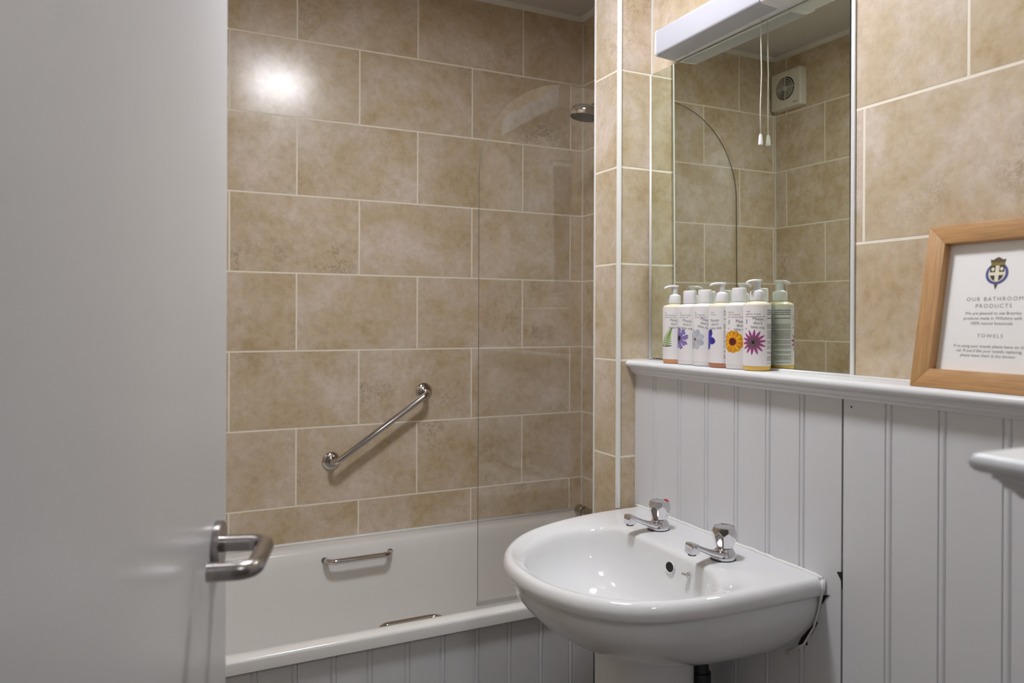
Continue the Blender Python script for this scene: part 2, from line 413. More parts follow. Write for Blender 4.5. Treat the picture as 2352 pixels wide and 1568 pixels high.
# ================================================================== BATH
ZR = H - .7235
def rrect(x0, x1, y0, y1, r, n_=8):
    out = []
    for cx, cy, a0 in ((x1 - r, y1 - r, 0), (x0 + r, y1 - r, 90), (x0 + r, y0 + r, 180), (x1 - r, y0 + r, 270)):
        for k in range(n_ + 1):
            a = R(a0 + 90 * k / n_); out.append((cx + r * math.cos(a), cy + r * math.sin(a)))
    return out
bt = empty('bathtub', (.635, 2.04, 0))
tag(bt, 'white enamelled bathtub along the tiled back wall behind the shower screen', 'bathtub')
BX0, BX1, BY0, BY1 = XL + .002, XE - .002, 1.655, YB - .002
def br_(ins, z, r, ix0=0, ix1=0, iy0=0, iy1=0):
    return [(x - .635, y - 2.04, z) for x, y in rrect(BX0 + ins + ix0, BX1 - ins - ix1, BY0 + ins + iy0, BY1 - ins - iy1, r)]
rings = [br_(.004, ZR - .030, .004), br_(0, ZR - .030, .004), br_(0, ZR - .0085, .006), br_(.0010, ZR - .0045, .007), br_(.0036, ZR - .0014, .009), br_(.0080, ZR, .012),
         br_(.026, ZR - .0005, .02, .05, .05, 0, .012), br_(.040, ZR - .0015, .09, .06, .05, 0.0, .016), br_(.046, ZR - .006, .10, .062, .052, 0, .018), br_(.050, ZR - .014, .10, .065, .054, 0, .02),
         br_(.056, ZR - .05, .10, .075, .056, 0, .02), br_(.066, ZR - .16, .11, .12, .06, 0, .02), br_(.078, ZR - .30, .12, .20, .07, 0, .02), br_(.10, ZR - .36, .12, .25, .08, 0, .02), br_(.15, ZR - .385, .10, .28, .10, 0, .02)]
tub = link('tub', loft(rings, cap=False), M_ACRY, bt, True, 60)
bmt = bmesh.new(); bmt.from_mesh(tub.data); bmt.verts.ensure_lookup_table(); n_ = len(rings[0]); bmt.faces.new(bmt.verts[-n_:])
bmesh.ops.recalc_face_normals(bmt, faces=bmt.faces[:]); bmt.to_mesh(tub.data); bmt.free()
for p_ in tub.data.polygons: p_.use_smooth = True
bm = sweep([(BX0 - .635, YB - .004 - 2.04, ZR + .002), (BX1 - .635, YB - .004 - 2.04, ZR + .002)], .005, 8)
sweep([(XE - .004 - .635, YP2 + .01 - 2.04, ZR + .002), (XE - .004 - .635, YB - .004 - 2.04, ZR + .002)], .005, 8, bm=bm)
link('sealant_bead', bm, M_SEAL, bt, True)
def grip(y, z, x0, x1, s, lab):
    o_ = Vector((.635, 2.04, 0))
    p = fillet([(x0, y, z), (x0 + .012, y + s * .040, z + .004), (x1 - .012, y + s * .040, z + .004), (x1, y, z)], .036, 12)
    g = link('grip_handle', sweep([q_ - o_ for q_ in p], .0088, 18), M_BARCHROME, bt, True); g['label'] = lab
    for xx in (x0, x1):
        link('grip_mount', place(lathe([(0, 0), (.0102, 0), (.0102, .0015), (.0090, .003), (0, .003)], 24), (0, s, 0), Vector((xx, y - s * .001, z)) - o_), M_BARCHROME, g, True, 40)
grip(2.351, H - .764, .487, .700, -1, 'chrome grip handle on the far side')
grip(1.7065, H - .7510, .487, .655, 1, 'chrome grip handle on the near side, mostly hidden by the rim')
# front panel
PS = [.198 - .085 * k for k in (4, 3, 2, 1)] + [.198, .282, .367, .450, .540, .628, .718, .806, .896, .984]
o = link('bath_panel', extrude_profile(board_profile(XL + .003, 1.052, PS, 1.667, .014, -1), 'z', .02, ZR - .0305), M_BOARD)
o.name = 'tub_cladding'; tag(o, 'white grooved wooden cladding along the front of the bathtub', 'cladding')
sc_ = link('screw_hole', place(lathe([(0, 0), (.0042, 0), (.0050, .0006), (.0030, .0010), (0, .0010)], 20), (0, -1, 0), (1.022, 1.6668, H - .858)), M_DARK, o)

# ================================================================== SHOWER SCREEN
SY_ = 1.7055
SX0, SZT, SR = .735, H + .621, .268
outl = [(SX0, ZR + .010), (SX0, SZT - SR)]
outl += [(SX0 + SR - SR * math.cos(R(a)), SZT - SR + SR * math.sin(R(a))) for a in range(3, 90, 3)]
outl += [(SX0 + SR, SZT), (XE - .012, SZT), (XE - .012, ZR + .010)]
bm = bmesh.new(); th = .0042
fa = [bm.verts.new((x, SY_, z)) for x, z in outl]; fb = [bm.verts.new((x, SY_ + th, z)) for x, z in outl]
f1 = bm.faces.new(fa); f2 = bm.faces.new(fb[::-1]); f1.material_index = f2.material_index = 0
for i in range(len(fa)):
    j = (i + 1) % len(fa); f = bm.faces.new((fa[i], fb[i], fb[j], fa[j])); f.material_index = 1
scr = empty('shower_screen', (XE, SY_, ZR)); tag(scr, 'clear glass shower screen with a rounded top corner on the bath rim', 'shower screen')
inv = Matrix.Translation(-Vector(scr.location))
bm.transform(inv); link('glass_pane', bm, [M_GLASS, M_GLEDGE], scr)
bm = box((SX0 - .002, SY_ - .0015, ZR + .0015), (XE - .012, SY_ + th + .0015, ZR + .0145), .0007); bm.transform(inv)
link('bottom_seal', bm, M_SEALCLR, scr)
bm = box((XE - .014, SY_ - .0005, ZR + .004), (XE - .001, SY_ + th + .006, SZT + .004), .002); bm.transform(inv); link('wall_profile', bm, M_DKCHROME, scr)

# ================================================================== SHOWER
sh = empty('riser_shower', (1.44, 2.06, H + .1)); tag(sh, 'chrome hand shower head on a riser rail high in the bath alcove', 'shower')
ori = Vector(sh.location)
def P_(o_, bm): bm.transform(Matrix.Translation(-Vector(o_.location))); return bm
link('riser_rail', P_(sh, sweep([(1.44, 2.06, H - .35), (1.44, 2.06, H + .80)], .0095, 20)), M_DKCHROME, sh, True, 50)
for zz in (H - .33, H + .78): link('rail_bracket', P_(sh, sweep([(XE - .001, 2.06, zz), (1.44, 2.06, zz)], .013, 20)), M_DKCHROME, sh, True, 50)
ax = Vector((-.13, .05, -1)).normalized()
hd = place(lathe([(0, -.010), (.020, -.010), (.040, -.005), (.0475, .003), (.049, .010), (.049, .024), (.047, .027), (0, .027)], 56), ax, (1.262, 2.06, H + .679))
head = link('shower_head', P_(sh, hd), M_CHROME, sh, True, 35)
fc = place(lathe([(0, .0268), (.0462, .0268), (.0450, .0292), (.012, .0296), (0, .0296)], 48), ax, (1.262, 2.06, H + .679))
link('spray_face', P_(sh, fc), M_DARK, head, True, 35)
link('shower_handle', P_(sh, sweep([(1.285, 2.06, H + .683), (1.33, 2.06, H + .668), (1.38, 2.06, H + .640), (1.45, 2.06, H + .585)], [.022, .016, .014, .012], 20)), M_DKCHROME, sh, True, 50)
link('slide_bracket', P_(sh, box((1.405, 2.04, H + .595), (1.455, 2.08, H + .635), .006)), M_DKCHROME, sh, True, 40)
hose = [(1.452, 2.06, H + .59), (1.448, 2.05, H + .4), (1.435, 2.00, H + .1), (1.430, 1.99, H - .25), (1.425, 2.02, H - .5), (1.41, 2.03, H - .68)]
link('shower_hose', P_(sh, sweep(fillet(hose, .08, 6), .0065, 12)), M_DKCHROME, sh, True)
mx_ = empty('bath_mixer', (1.405, 2.13, H - .6995)); tag(mx_, 'dark chrome bar mixer at the far end of the bath rim', 'tap')
link('bar_body', P_(mx_, place(lathe([(0, 0), (.0185, 0), (.020, .002), (.020, .34), (.0185, .342), (0, .342)], 32), (0, 1, 0), (1.405, 1.985, H - .6995))), M_DKCHROME, mx_, True, 40)
for yy in (1.985 + .04, 2.327 - .04 + .0): pass
link('temperature_knob', P_(mx_, place(lathe([(0, 0), (.0205, 0), (.0215, .002), (.0215, .036), (.020, .038), (0, .038)], 32), (0, 1, 0), (1.405, 2.290, H - .6995))), M_DKCHROME, mx_, True, 40)
for yy in (2.06, 2.21):
    link('wall_inlet', P_(mx_, sweep([(XE - .001, yy, H - .6995), (1.41, yy, H - .6995)], .012, 20)), M_DKCHROME, mx_, True, 50)

# ================================================================== GRAB BAR
gb = empty('grab_bar', (.68, YB, H - .36)); tag(gb, 'polished steel grab bar slanting across the tiled wall above the bath', 'grab bar')
A = Vector((.523, YB, H - .466)); B = Vector((.840, YB, H - .252)); dd = (B - A).normalized()
pa = fillet([A + Vector((0, -.002, 0)), A + Vector((0, -.058, 0)) , B + Vector((0, -.058, 0)), B + Vector((0, -.002, 0))], .034, 12)
link('bar', P_(gb, sweep(pa, .0102, 28)), M_BARCHROME, gb, True)
for c in (A, B):
    link('flange', P_(gb, place(lathe([(0, 0), (.0285, 0), (.0292, .0012), (.0288, .004), (.0245, .0085), (.0190, .0105), (.0150, .0112), (.0145, .016), (0, .016)], 48), (0, -1, 0), c)), M_BARCHROME, gb, True, 30)

# ================================================================== MIRROR
mir = empty('wall_mirror', (XB, 1.272, H + .266)); tag(mir, 'frameless wall mirror above the shelf reflecting the bath and fan', 'mirror')
mw, mh = .300, .3665
bm = box((-.002, -mw, -mh), (.0, mw, mh)); 
mg = link('mirror_glass', bm, [M_MIRROR, M_MIRROREDGE], mir)
for p_ in mg.data.polygons: p_.material_index = 0 if p_.normal.x < -.5 else 1
MZ, MT = .01484, .006
mir.location = (XB - .0065, 1.272, H + .266)
mir.rotation_euler = (0, -MT, MZ)
bm = box((.0005, -mw + .01, -mh + .01), (.0018, mw - .01, mh - .01)); link('mirror_backing', bm, M_DARK, mir)
# sealant down its sides
bm = sweep([(XB - .006, YP1 - .0075, SHZ + .002), (XB - .006, YP1 - .0075, H + .632)], .0062, 10)
struct(link('trim_11', bm, M_SEAL, smooth=True))
bm = box((XB - .0040, 1.272 - mw - .0105, SHZ + .002), (XB, 1.272 - mw - .0015, ZC - .02), .0012)
struct(link('trim_12', bm, M_SEAL, smooth=True))
struct(link('trim_13', sweep([(XB - .001, .965, H + .6345), (XB - .001, YP1 - .004, H + .6345)], .0042, 10), M_SEAL, smooth=True))

# ================================================================== LIGHT OVER THE MIRROR
va_ = empty('mirror_light', (XB, 1.25, H + .67)); tag(va_, 'long white strip light with pull cord over the mirror, unlit', 'light')
def P2(bm): return P_(va_, bm)
zb = H + .636
hp = [(XB - .001, H + .6345), (1.150, H + .6352), (1.110, H + .6380), (1.1040, H + .6440), (1.1040, H + .6985), (1.110, H + .7045), (XB - .001, H + .710)]
link('housing', P2(extrude_profile(hp, 'y', 1.055, 1.472)), M_PLAST, va_, True, 25)
dp = []
for a in range(0, 91, 15): dp.append((1.1075 - .011 * math.cos(R(a)), H + .6915 + .011 * math.sin(R(a))))
dp = [(1.140, H + .7035)] + dp[::-1]
dp += [(1.0965, H + .66)]
for a in range(0, 76, 15): dp.append((1.1045 - .008 * math.cos(R(a)), H + .6450 - .008 * math.sin(R(a))))
dp += [(1.118, H + .6362), (1.136, H + .6356), (1.150, H + .6350), (1.150, H + .65)]
bm = extrude_profile(dp, 'y', 1.128, 1.4655)
link('diffuser', P2(bm), M_DIFF, va_, True, 40)
link('end_cap', P2(extrude_profile([(x - .0012 if x < 1.13 else x, z) for x, z in dp], 'y', 1.4655, 1.4700)), M_PLAST, va_, True, 40)
link('end_cap', P2(extrude_profile([(x + .003, z) for x, z in dp], 'y', 1.110, 1.128)), M_PLAST, va_, True, 40)
cord = link('pull_cord', P2(sweep([(1.158, 1.183, H + .642), (1.1575, 1.184, H + .60), (1.158, 1.182, H + .52), (1.157, 1.184, H + .45), (1.1575, 1.1835, H + .390)], .0011, 8)), M_CORD, va_, True)
tg = place(lathe([(0, 0), (.0050, 0), (.0050, .003), (.0036, .018), (.0024, .0225), (0, .0225)], 20), (0, 0, 1), (1.1575, 1.1835, H + .3695))
link('cord_toggle', P2(tg), M_PLAST, cord, True, 40)
link('cord_outlet', P2(lathe([(0, 0), (.004, 0), (.004, .006), (0, .006)], 16).__class__ and place(lathe([(0, 0), (.004, 0), (.004, .006), (0, .006)], 16), (0, 0, 1), (1.158, 1.183, H + .637))), M_PLAST, va_, True, 40)

# ================================================================== EXTRACTOR FAN (left wall, seen in the mirror)
fan = empty('extractor_fan', (XL, 2.335, H + .98)); tag(fan, 'square off-white extractor fan on the far tiled wall, seen in the mirror', 'extractor fan')
fs = .081
bm = box((.001, -fs, -fs), (.038, fs, fs)); es = [e for e in bm.edges if all(v.co.x > .03 for v in e.verts)]; es += [e for e in bm.edges if abs(e.verts[0].co.x - e.verts[1].co.x) > .02]
bev(bm, .007, 3, es); link('fan_body', bm, M_FANW, fan, True, 35)
def annulus(r0, r1, x0, x1, seg=56):
    return loft([[(x, r * math.cos(2 * math.pi * k / seg), r * math.sin(2 * math.pi * k / seg)) for k in range(seg)] for r, x in ((r0, x0), (r1, x0), (r1, x1), (r0, x1), (r0, x0))], cap=False)
link('fan_opening', place(lathe([(0, 0), (.049, 0), (.049, .0006), (0, .0006)], 56), (1, 0, 0), (.0378, 0, .004)), M_DARK, fan)
gr = bmesh.new()
for r_ in (.0165, .0245, .0325, .0405): 
    nb = annulus(r_, r_ + .0022, .038, .0408); merge(gr, nb, Matrix.Translation((0, 0, .004)))
nb = lathe([(0, 0), (.0115, 0), (.0115, .003), (0, .003)], 40); merge(gr, place(nb, (1, 0, 0), (.038, 0, .004)))
box((.038, -.0009, -.045), (.041, .0009, .053), bm=gr); box((.038, -.049, .0032), (.041, .049, .0050), bm=gr)
link('fan_grille', gr, M_FANW, fan, True, 40)
link('maker_mark', box((.0379, -.062 + .098, -.0665), (.0384, -.036 + .098, -.0635)) if False else box((.0379, -.068, -.0665), (.0384, -.040, -.0638)), M_TEXT, fan)
for yy in (-.068, .068): link('fan_screw', place(lathe([(0, 0), (.0030, 0), (.0030, .0010), (0, .0010)], 14), (1, 0, 0), (.0378, yy, .004)), M_DIFF, fan)

# ================================================================== WASH BASIN
CY = 1.280; ZD = H - .480
half = [(XW, .295), (1.06, .294), (1.0, .2925), (.94, .288), (.88, .279), (.82, .263), (.76, .235), (.712, .195), (.672, .143), (.646, .085), (.636, .037), (.634, 0)]
halfn = [(XW, .296), (1.06, .296), (1.0, .2945), (.94, .290), (.88, .283), (.82, .268), (.76, .244), (.712, .206), (.672, .153), (.645, .090), (.635, .037), (.634, 0)]
def smooth_line(pts, n_=6):
    P = [Vector((p[0], p[1])) for p in pts]; out = []
    for i in range(len(P) - 1):
        p0, p1, p2, p3 = P[max(i - 1, 0)], P[i], P[i + 1], P[min(i + 2, len(P) - 1)]
        for k in range(n_):
            t = k / n_; out.append(.5 * ((2 * p1) + (p2 - p0) * t + (2 * p0 - 5 * p1 + 4 * p2 - p3) * t * t + (3 * p1 - p0 - 3 * p2 + p3) * t ** 3))
    out.append(P[-1]); return out
hl_ = smooth_line(half, 5)
outer = [(p.x, p.y) for p in hl_] + [(p.x, -p.y) for p in smooth_line(halfn, 5)[::-1][1:]]
nback = 22
outer += [(XW, -.296 + .591 * k / nback) for k in range(1, nback)]
inner_half = [(.972, 0), (.972, .06), (.972, .115), (.968, .158), (.952, .192), (.922, .214), (.88, .222), (.835, .216), (.79, .197), (.745, .165), (.712, .127), (.690, .080), (.680, .035), (.678, 0)]
il = smooth_line(inner_half, 6); inner_poly = [(p.x, p.y) for p in il] + [(p.x, -p.y * 1.045) for p in il[::-1][1:-1]]
CBX = .865
ia = np.unwrap(np.array([math.atan2(y, x - CBX) for x, y in inner_poly])); irr = np.array([math.hypot(x - CBX, y) for x, y in inner_poly])
def inner_at(a):
    o_ = np.argsort(np.mod(ia, 2 * np.pi)); return np.interp(a % (2 * math.pi), np.mod(ia, 2 * np.pi)[o_], irr[o_], period=2 * math.pi)
angs = [math.atan2(y, x - CBX) for x, y in outer]
I = [(CBX + inner_at(a) * math.cos(a), inner_at(a) * math.sin(a)) for a in angs]
def ring_out(ins, z):
    res = []
    for (x, y) in outer:
        onback = x > XW - 1e-4
        vx, vy = x - .93, y; L_ = math.hypot(vx, vy); f = 1 - ins / max(L_, .01)
        nx = XW if onback else .93 + vx * f
        ny = y * f if not onback or abs(y) > .294 else y * (1 - ins / .295)
        res.append((min(nx, XW), ny, z))
    return res
def ring_under(sx, sy, z): return [(XW - (XW - x) * sx, y * sy, z) for x, y in outer]
def wdrop(o_): 
    t = min(1, max(0, (1.09 - o_[0]) / .14)); return t * t * (3 - 2 * t)
DROP = .012
def ring_mix(t, z, k): return [(i_[0] + (o_[0] - i_[0]) * t, i_[1] + (o_[1] - i_[1]) * t, z - DROP * k * wdrop(o_)) for i_, o_ in zip(I, outer)]
def ring_in(s, z, k=0., cx=.885): return [(cx + (i_[0] - cx) * s, i_[1] * s, z - DROP * k * wdrop(o_)) for i_, o_ in zip(I, outer)]
rings = []
for i in range(14, 0, -1):     # underside, bottom to top
    t = i / 14; z = ZD - .040 - .184 * t; c = math.sqrt(max(0, 1 - t ** 1.9)); rings.append(ring_under(.14 + .83 * c, max(.22, .957 * c), z))
rings.append(ring_under(.970, .960, ZD - .041))
rings += [ring_out(.012, ZD - .038), ring_out(.006, ZD - .035), ring_out(.0015, ZD - .029), ring_out(0, ZD - .021), ring_out(.0005, ZD - .015), ring_out(.003, ZD - .0075), ring_out(.007, ZD - .0028), ring_out(.0125, ZD - .0004), ring_out(.018, ZD)]
rings += [ring_mix(.50, ZD, .30), ring_mix(.22, ZD, .72), ring_mix(.10, ZD - .0010, .90), ring_in(1.0, ZD - .0040, 1), ring_in(.984, ZD - .010, 1), ring_in(.972, ZD - .018, .8),
          ring_in(.955, ZD - .035, .6), ring_in(.925, ZD - .06, .3), ring_in(.87, ZD - .088), ring_in(.78, ZD - .110), ring_in(.62, ZD - .126), ring_in(.40, ZD - .135), ring_in(.2, ZD - .139), ring_in(.09, ZD - .141)]
def sag(x):            # the rim dips a little towards the front
    t = min(1, max(0, (1.05 - x) / .38)); return .010 * t * t * (3 - 2 * t)
rings = [[(x, y, z - sag(x) * min(1, max(0, (z - (ZD - .10)) / .06))) for x, y, z in r_] for r_ in rings]
wb = empty('wash_basin', (.90, CY, 0)); tag(wb, 'white ceramic pedestal wash basin fixed to the boarded wall', 'basin')
bowl = link('basin_bowl', P_(wb, (lambda b_: (b_.transform(Matrix.Translation((0, CY, 0))), b_)[1])(loft(rings))), M_PORC, wb, True, 75)
link('waste', P_(wb, place(lathe([(0, 0), (.021, 0), (.021, .002), (.016, .0032), (0, .002)], 32), (0, 0, 1), (.885, CY, ZD - .1415))), M_CHROME, wb, True, 40)
# overflow: ceramic lipped dark opening on the steep back slope
ovn = Vector((-1, 0, .18)).normalized()
ovc = Vector((.9665, 1.2380, ZD - .0345))
ovr = link('overflow_rim', P_(wb, place(loft([[(r * .80 * math.cos(a), r * math.sin(a), z) for a in [2 * math.pi * k / 40 for k in range(40)]] for r, z in ((.0140, -.004), (.0154, .0008), (.0146, .0020), (.0128, .0013), (.0118, -.003))], cap=False), ovn, ovc)), M_PORC, wb, True)
link('overflow_hole', P_(wb, place(loft([[(r * .80 * math.cos(a), r * math.sin(a), z) for a in [2 * math.pi * k / 32 for k in range(32)]] for r, z in ((.0122, 0.0), (.0122, .0008))]), ovn, ovc)), M_DARK, ovr)
cs = link('chain_stay', P_(wb, place(lathe([(0, 0), (.0058, 0), (.0055, .0018), (.0030, .0030), (.0026, .0075), (0, .0085)], 24), ovn, (.9655, 1.1775, ZD - .0325))), M_CHROME, wb, True, 40)
link('stay_ball', P_(wb, place(lathe([(0, -.004), (.0028, -.0028), (.0040, 0), (.0028, .0028), (0, .004)], 18), ovn, (.9580, 1.1840, ZD - .0310))), M_CHROME, cs, True)
# sealant along the wall
bm = sweep([(XW - .004, CY - .295, ZD - .002)] + [(XW - .003 + random.uniform(-.001, .001), CY - .295 + .589 * k / 30, ZD + .0005 + random.uniform(-.0008, .0012)) for k in range(1, 30)] + [(XW - .004, CY + .294, ZD)], .0042, 8)
sweep([(XW - .004, CY - .296, ZD - .002), (XW - .004, CY - .297, ZD - .018), (XW - .004, CY - .293, ZD - .032), (XW - .002, CY - .286, ZD - .06), (XW - .002, CY - .274, ZD - .10), (XW - .002, CY - .250, ZD - .142), (XW - .002, CY - .208, ZD - .175)], [.0045, .0045, .003, .002, .002, .0025, .003], 8, bm=bm)
link('sealant_bead', P_(wb, bm), M_SEAL, wb, True)
pz = ZD - .215
ped = []
for z, a_, b2 in ((0, .130, .120), (.02, .130, .120), (.04, .115, .106), (.12, .102, .098), (.35, .097, .093), (pz - .02, .098, .094), (pz + .03, .099, .096)):
    ped.append([(.932 + a_ * math.copysign(abs(math.cos(t)) ** .8, math.cos(t)) , CY + b2 * math.copysign(abs(math.sin(t)) ** .8, math.sin(t)), z) for t in [2 * math.pi * k / 56 for k in range(56)]])
link('pedestal', P_(wb, loft(ped)), M_PORC, wb, True, 60)
pp = empty('waste_pipe', (1.085, 1.285, 0)); tag(pp, 'dark grey waste pipe against the wall behind the basin pedestal', 'pipe')
link('pipe_run', P_(pp, sweep([(1.085, 1.284, .0), (1.085, 1.284, ZD - .232)], .0195, 20)), M_PIPE, pp, True, 50)
link('pipe_collar', P_(pp, place(lathe([(0, 0), (.0235, 0), (.0245, .003), (.0245, .028), (.0235, .031), (0, .031)], 28), (0, 0, 1), (1.085, 1.284, ZD - .325))), M_PIPE, pp, True, 40)
# chipped sealant patches: dark gaps beside the basin
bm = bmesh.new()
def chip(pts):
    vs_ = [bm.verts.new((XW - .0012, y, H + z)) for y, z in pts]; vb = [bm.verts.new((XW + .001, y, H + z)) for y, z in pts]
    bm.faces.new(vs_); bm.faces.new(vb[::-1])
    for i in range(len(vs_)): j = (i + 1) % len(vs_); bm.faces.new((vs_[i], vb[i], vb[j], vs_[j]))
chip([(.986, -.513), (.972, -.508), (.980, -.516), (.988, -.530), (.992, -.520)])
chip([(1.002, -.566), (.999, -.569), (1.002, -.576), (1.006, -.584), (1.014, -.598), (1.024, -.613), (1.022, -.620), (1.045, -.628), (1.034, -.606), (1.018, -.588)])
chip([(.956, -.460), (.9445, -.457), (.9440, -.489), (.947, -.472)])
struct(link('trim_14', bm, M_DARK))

# ================================================================== BASIN TAPS
def make_tap(name, loc, label, red):
    t = empty(name, loc); tag(t, label, 'tap', 'chrome pillar taps on the basin')
    def ell(cx, z, a, b_, tilt=0., n_=40, sq=1.):
        return [(cx + a * math.copysign(abs(math.cos(q_)) ** sq, math.cos(q_)), b_ * math.copysign(abs(math.sin(q_)) ** sq, math.sin(q_)), z + tilt * a * math.cos(q_)) for q_ in [2 * math.pi * k / n_ for k in range(n_)]]
    body = loft([ell(0, .0, .0240, .0240), ell(0, .001, .0248, .0248), ell(0, .0065, .0250, .0250), ell(.001, .0095, .0242, .0242), ell(.002, .0130, .0218, .0215), ell(.003, .0165, .0190, .0185), ell(.003, .0195, .0172, .0168), ell(.003, .0215, .0160, .0155)])
    link('tap_body', body, M_CHROME, t, True, 60)
    # swooping spout, sections stand across local -X
    secs = [(.006, .001, .0140, .0225), (-.010, .0015, .0165, .0205), (-.020, .0045, .0185, .0170), (-.032, .0090, .0225, .0150), (-.045, .0150, .0274, .0132), (-.056, .0205, .0324, .0122), (-.066, .0248, .0368, .0118), (-.071, .0260, .0385, .0116)]
    rg = []
    for x, z0, z1, hw in secs:
        zc, hh = (z0 + z1) / 2, (z1 - z0) / 2
        rg.append([(x - .10 * (zc + hh * math.sin(a)) * (1 if x < -.02 else 0), hw * math.copysign(abs(math.cos(a)) ** .6, math.cos(a)), zc + hh * math.copysign(abs(math.sin(a)) ** .6, math.sin(a))) for a in [2 * math.pi * k / 28 for k in range(28)]])
    sp = link('spout', loft(rg), M_CHROME, t, True, 45)
    nz = [(x, z) for x, z in ((-.0865, .0375), (-.0845, .0405), (-.0700, .0385), (-.0690, .0195), (-.0880, .0195))]
    bm = loft([[(x, y, z) for x, z in nz] for y in (-.0120, .0120)]); bev(bm, .0022, 3)
    link('nozzle', bm, M_CHROME, sp, True, 40)
    link('aerator', place(lathe([(0, 0), (.0082, 0), (.0088, .0036), (0, .0036)], 24), (0, 0, 1), (-.0785, 0, .0165)), M_BLACK, sp, True, 40)
    link('gasket', place(lathe([(0, 0), (.0135, 0), (.0135, .004), (0, .004)], 28), (0, 0, 1), (.003, 0, .0200)), M_BLACK, t, True, 40)
    # faceted knob
    prof = [(0, 0), (.0155, 0), (.0180, .0012)] ; N_ = 96; zs = np.linspace(.0012, .0450, 34); rgs = []
    for z in zs:
        u = z / .0462; rev = .0170 + .0098 * math.sin(math.pi * min(1, .06 + u * .72)) ** .8
        if u > .93: rev -= (u - .93) * .03
        row = []
        for k in range(N_):
            a = 2 * math.pi * k / N_; lim = 1e9
            for j in range(8):
                d_ = math.cos(a - 2 * math.pi * (j + .5) / 8)
                if d_ > .5: lim = min(lim, (.0168 + .0104 * u ** 1.1) / d_)
            for j in range(8):     # upper facets, turned half a step
                d_ = math.cos(a - 2 * math.pi * j / 8)
                if d_ > .5: lim = min(lim, (.0276 - .0064 * max(0, u - .35) / .65) / d_)
            r_ = min(rev, lim); row.append((.003 + r_ * math.cos(a), r_ * math.sin(a), .0222 + z * .88))
        rgs.append(row)
    top = [[(.003 + (x - .003) * s_, y * s_, .0222 + zz * .88) for x, y, _ in rgs[-1]] for s_, zz in ((.965, .0462), (.90, .0468), (.885, .0458), (.2, .0462))]
    kn = link('tap_knob', loft(rgs + top), M_CHROME, t, True, 14)
    if red:
        arc = [(.003 + .0187 * math.cos(R(a)), .0187 * math.sin(R(a)), .0222 + .0411) for a in range(-62, 20, 6)]
        link('red_mark', sweep(arc, [.0009 + .0012 * math.sin(math.pi * k / (len(arc) - 1)) for k in range(len(arc))], 8), M_RED, kn, True)
    link('base_washer', place(lathe([(0, 0), (.0252, 0), (.0252, .0012), (0, .0012)], 40), (0, 0, 1), (0, 0, -.0010)), M_BLACK, t)
    return t
make_tap('basin_tap', (1.042, 1.377, ZD + .0010), 'chrome basin tap in the far corner with a red mark on its faceted knob', True)
make_tap('basin_tap', (1.031, 1.151, ZD + .0010), 'chrome basin tap nearer the front with a plain faceted knob', False)

# ================================================================== PUMP BOTTLES
BR = .0275
def bend(bm, loc_phi, r):
    for v in bm.verts:
        u, vv, o_ = v.co.x, v.co.y, v.co.z
        a = loc_phi + u / BR; v.co = ((r + o_) * math.cos(a), (r + o_) * math.sin(a), vv)
    return bm
def inside_ellipse(u, v, cx, cy, a, b_, th):
    c, s = math.cos(th), math.sin(th); x = (u - cx) * c + (v - cy) * s; y = -(u - cx) * s + (v - cy) * c
    return (x / a) ** 2 + (y / b_) ** 2, x / a, y / b_
rs = np.random.RandomState(3)
def fl_fern(u, v):
    # curved midrib leaning from lower left to upper right, pinnae pointing up and right
    col = None
    for k in range(11):
        t = k / 10; mx, my = -13 + 20 * t ** 1.25, -19 + 40 * t
        for sd in (1, -1):
            ln = (23 - 17 * t) if sd > 0 else (11 - 6 * t)
            th = R(4 + 50 * t) if sd > 0 else R(165 - 30 * t)
            e, x, y = inside_ellipse(u, v, mx + math.cos(th) * ln * .5, my + math.sin(th) * ln * .5, ln * .52, 1.75 - .35 * t, th)
            if e + .30 * math.sin(x * 16) * abs(y) < 1:
                g = .78 + .30 * (y > 0) - .12 * abs(x); dk = .42 if k == 0 else 1
                col = (124 * g * dk, 176 * g * dk, 40 * g * dk)
    t = (v + 19) / 40
    if -.1 < t < 1 and abs(u - (-13 + 20 * max(0, t) ** 1.25)) < .6: col = (104, 134, 44)
    return col
def petals(u, v, n_, r0, r1, wid, rot=0., frill=0., taper=1.0, notch=0.):
    rr = math.hypot(u, v); a = math.atan2(v, u) - rot; k = round(a / (2 * math.pi / n_)); da = a - k * 2 * math.pi / n_
    x = rr * math.cos(da); y = rr * math.sin(da)
    if x < r0 or x > r1 * 1.1: return None
    t = (x - r0) / (r1 - r0)
    w_ = wid * max(0, math.sin(math.pi * min(1, max(0, (.12 + .88 * t) ** taper)))) ** .6
    end = r1 * (1 - notch * math.cos(y / wid * 6)) * (1 + frill * math.sin(y * 5.1 + k * 2.3))
    if abs(y) < w_ and x < end: return (k % n_, t, y / max(w_, .01))
    return None
def fl_scab(u, v):
    r = math.hypot(u, v); a = math.atan2(v, u); lim = 25 * (1 + .08 * math.sin(a * 9) + .05 * math.sin(a * 23 + 1))
    if r < 6.5:
        s = .6 + .5 * math.sin(u * 2.2) * math.sin(v * 2.5); return (70 * s, 66 * s, 78 * s)
    if r < lim:
        s = .86 + .12 * math.sin(a * 31 + r * .3) + .06 * math.sin(r * 1.1 + a * 7); 
        if math.sin(a * 9 + .8) < -.93 and r > 14: return None
        return (154 * s, 134 * s, 205 * s)
def fl_cosmos(u, v):
    r = math.hypot(u, v)
    if r < 3.6: return (128, 62, 30) if r < 3 else (190, 150, 90)
    p = petals(u, v, 8, 2, 25, 8.2, .35, .03, 1.25)
    if p:
        s = .93 + .05 * math.sin(p[2] * 9) - .06 * (p[0] % 2); return (206 * s, 210 * s, 218 * s)
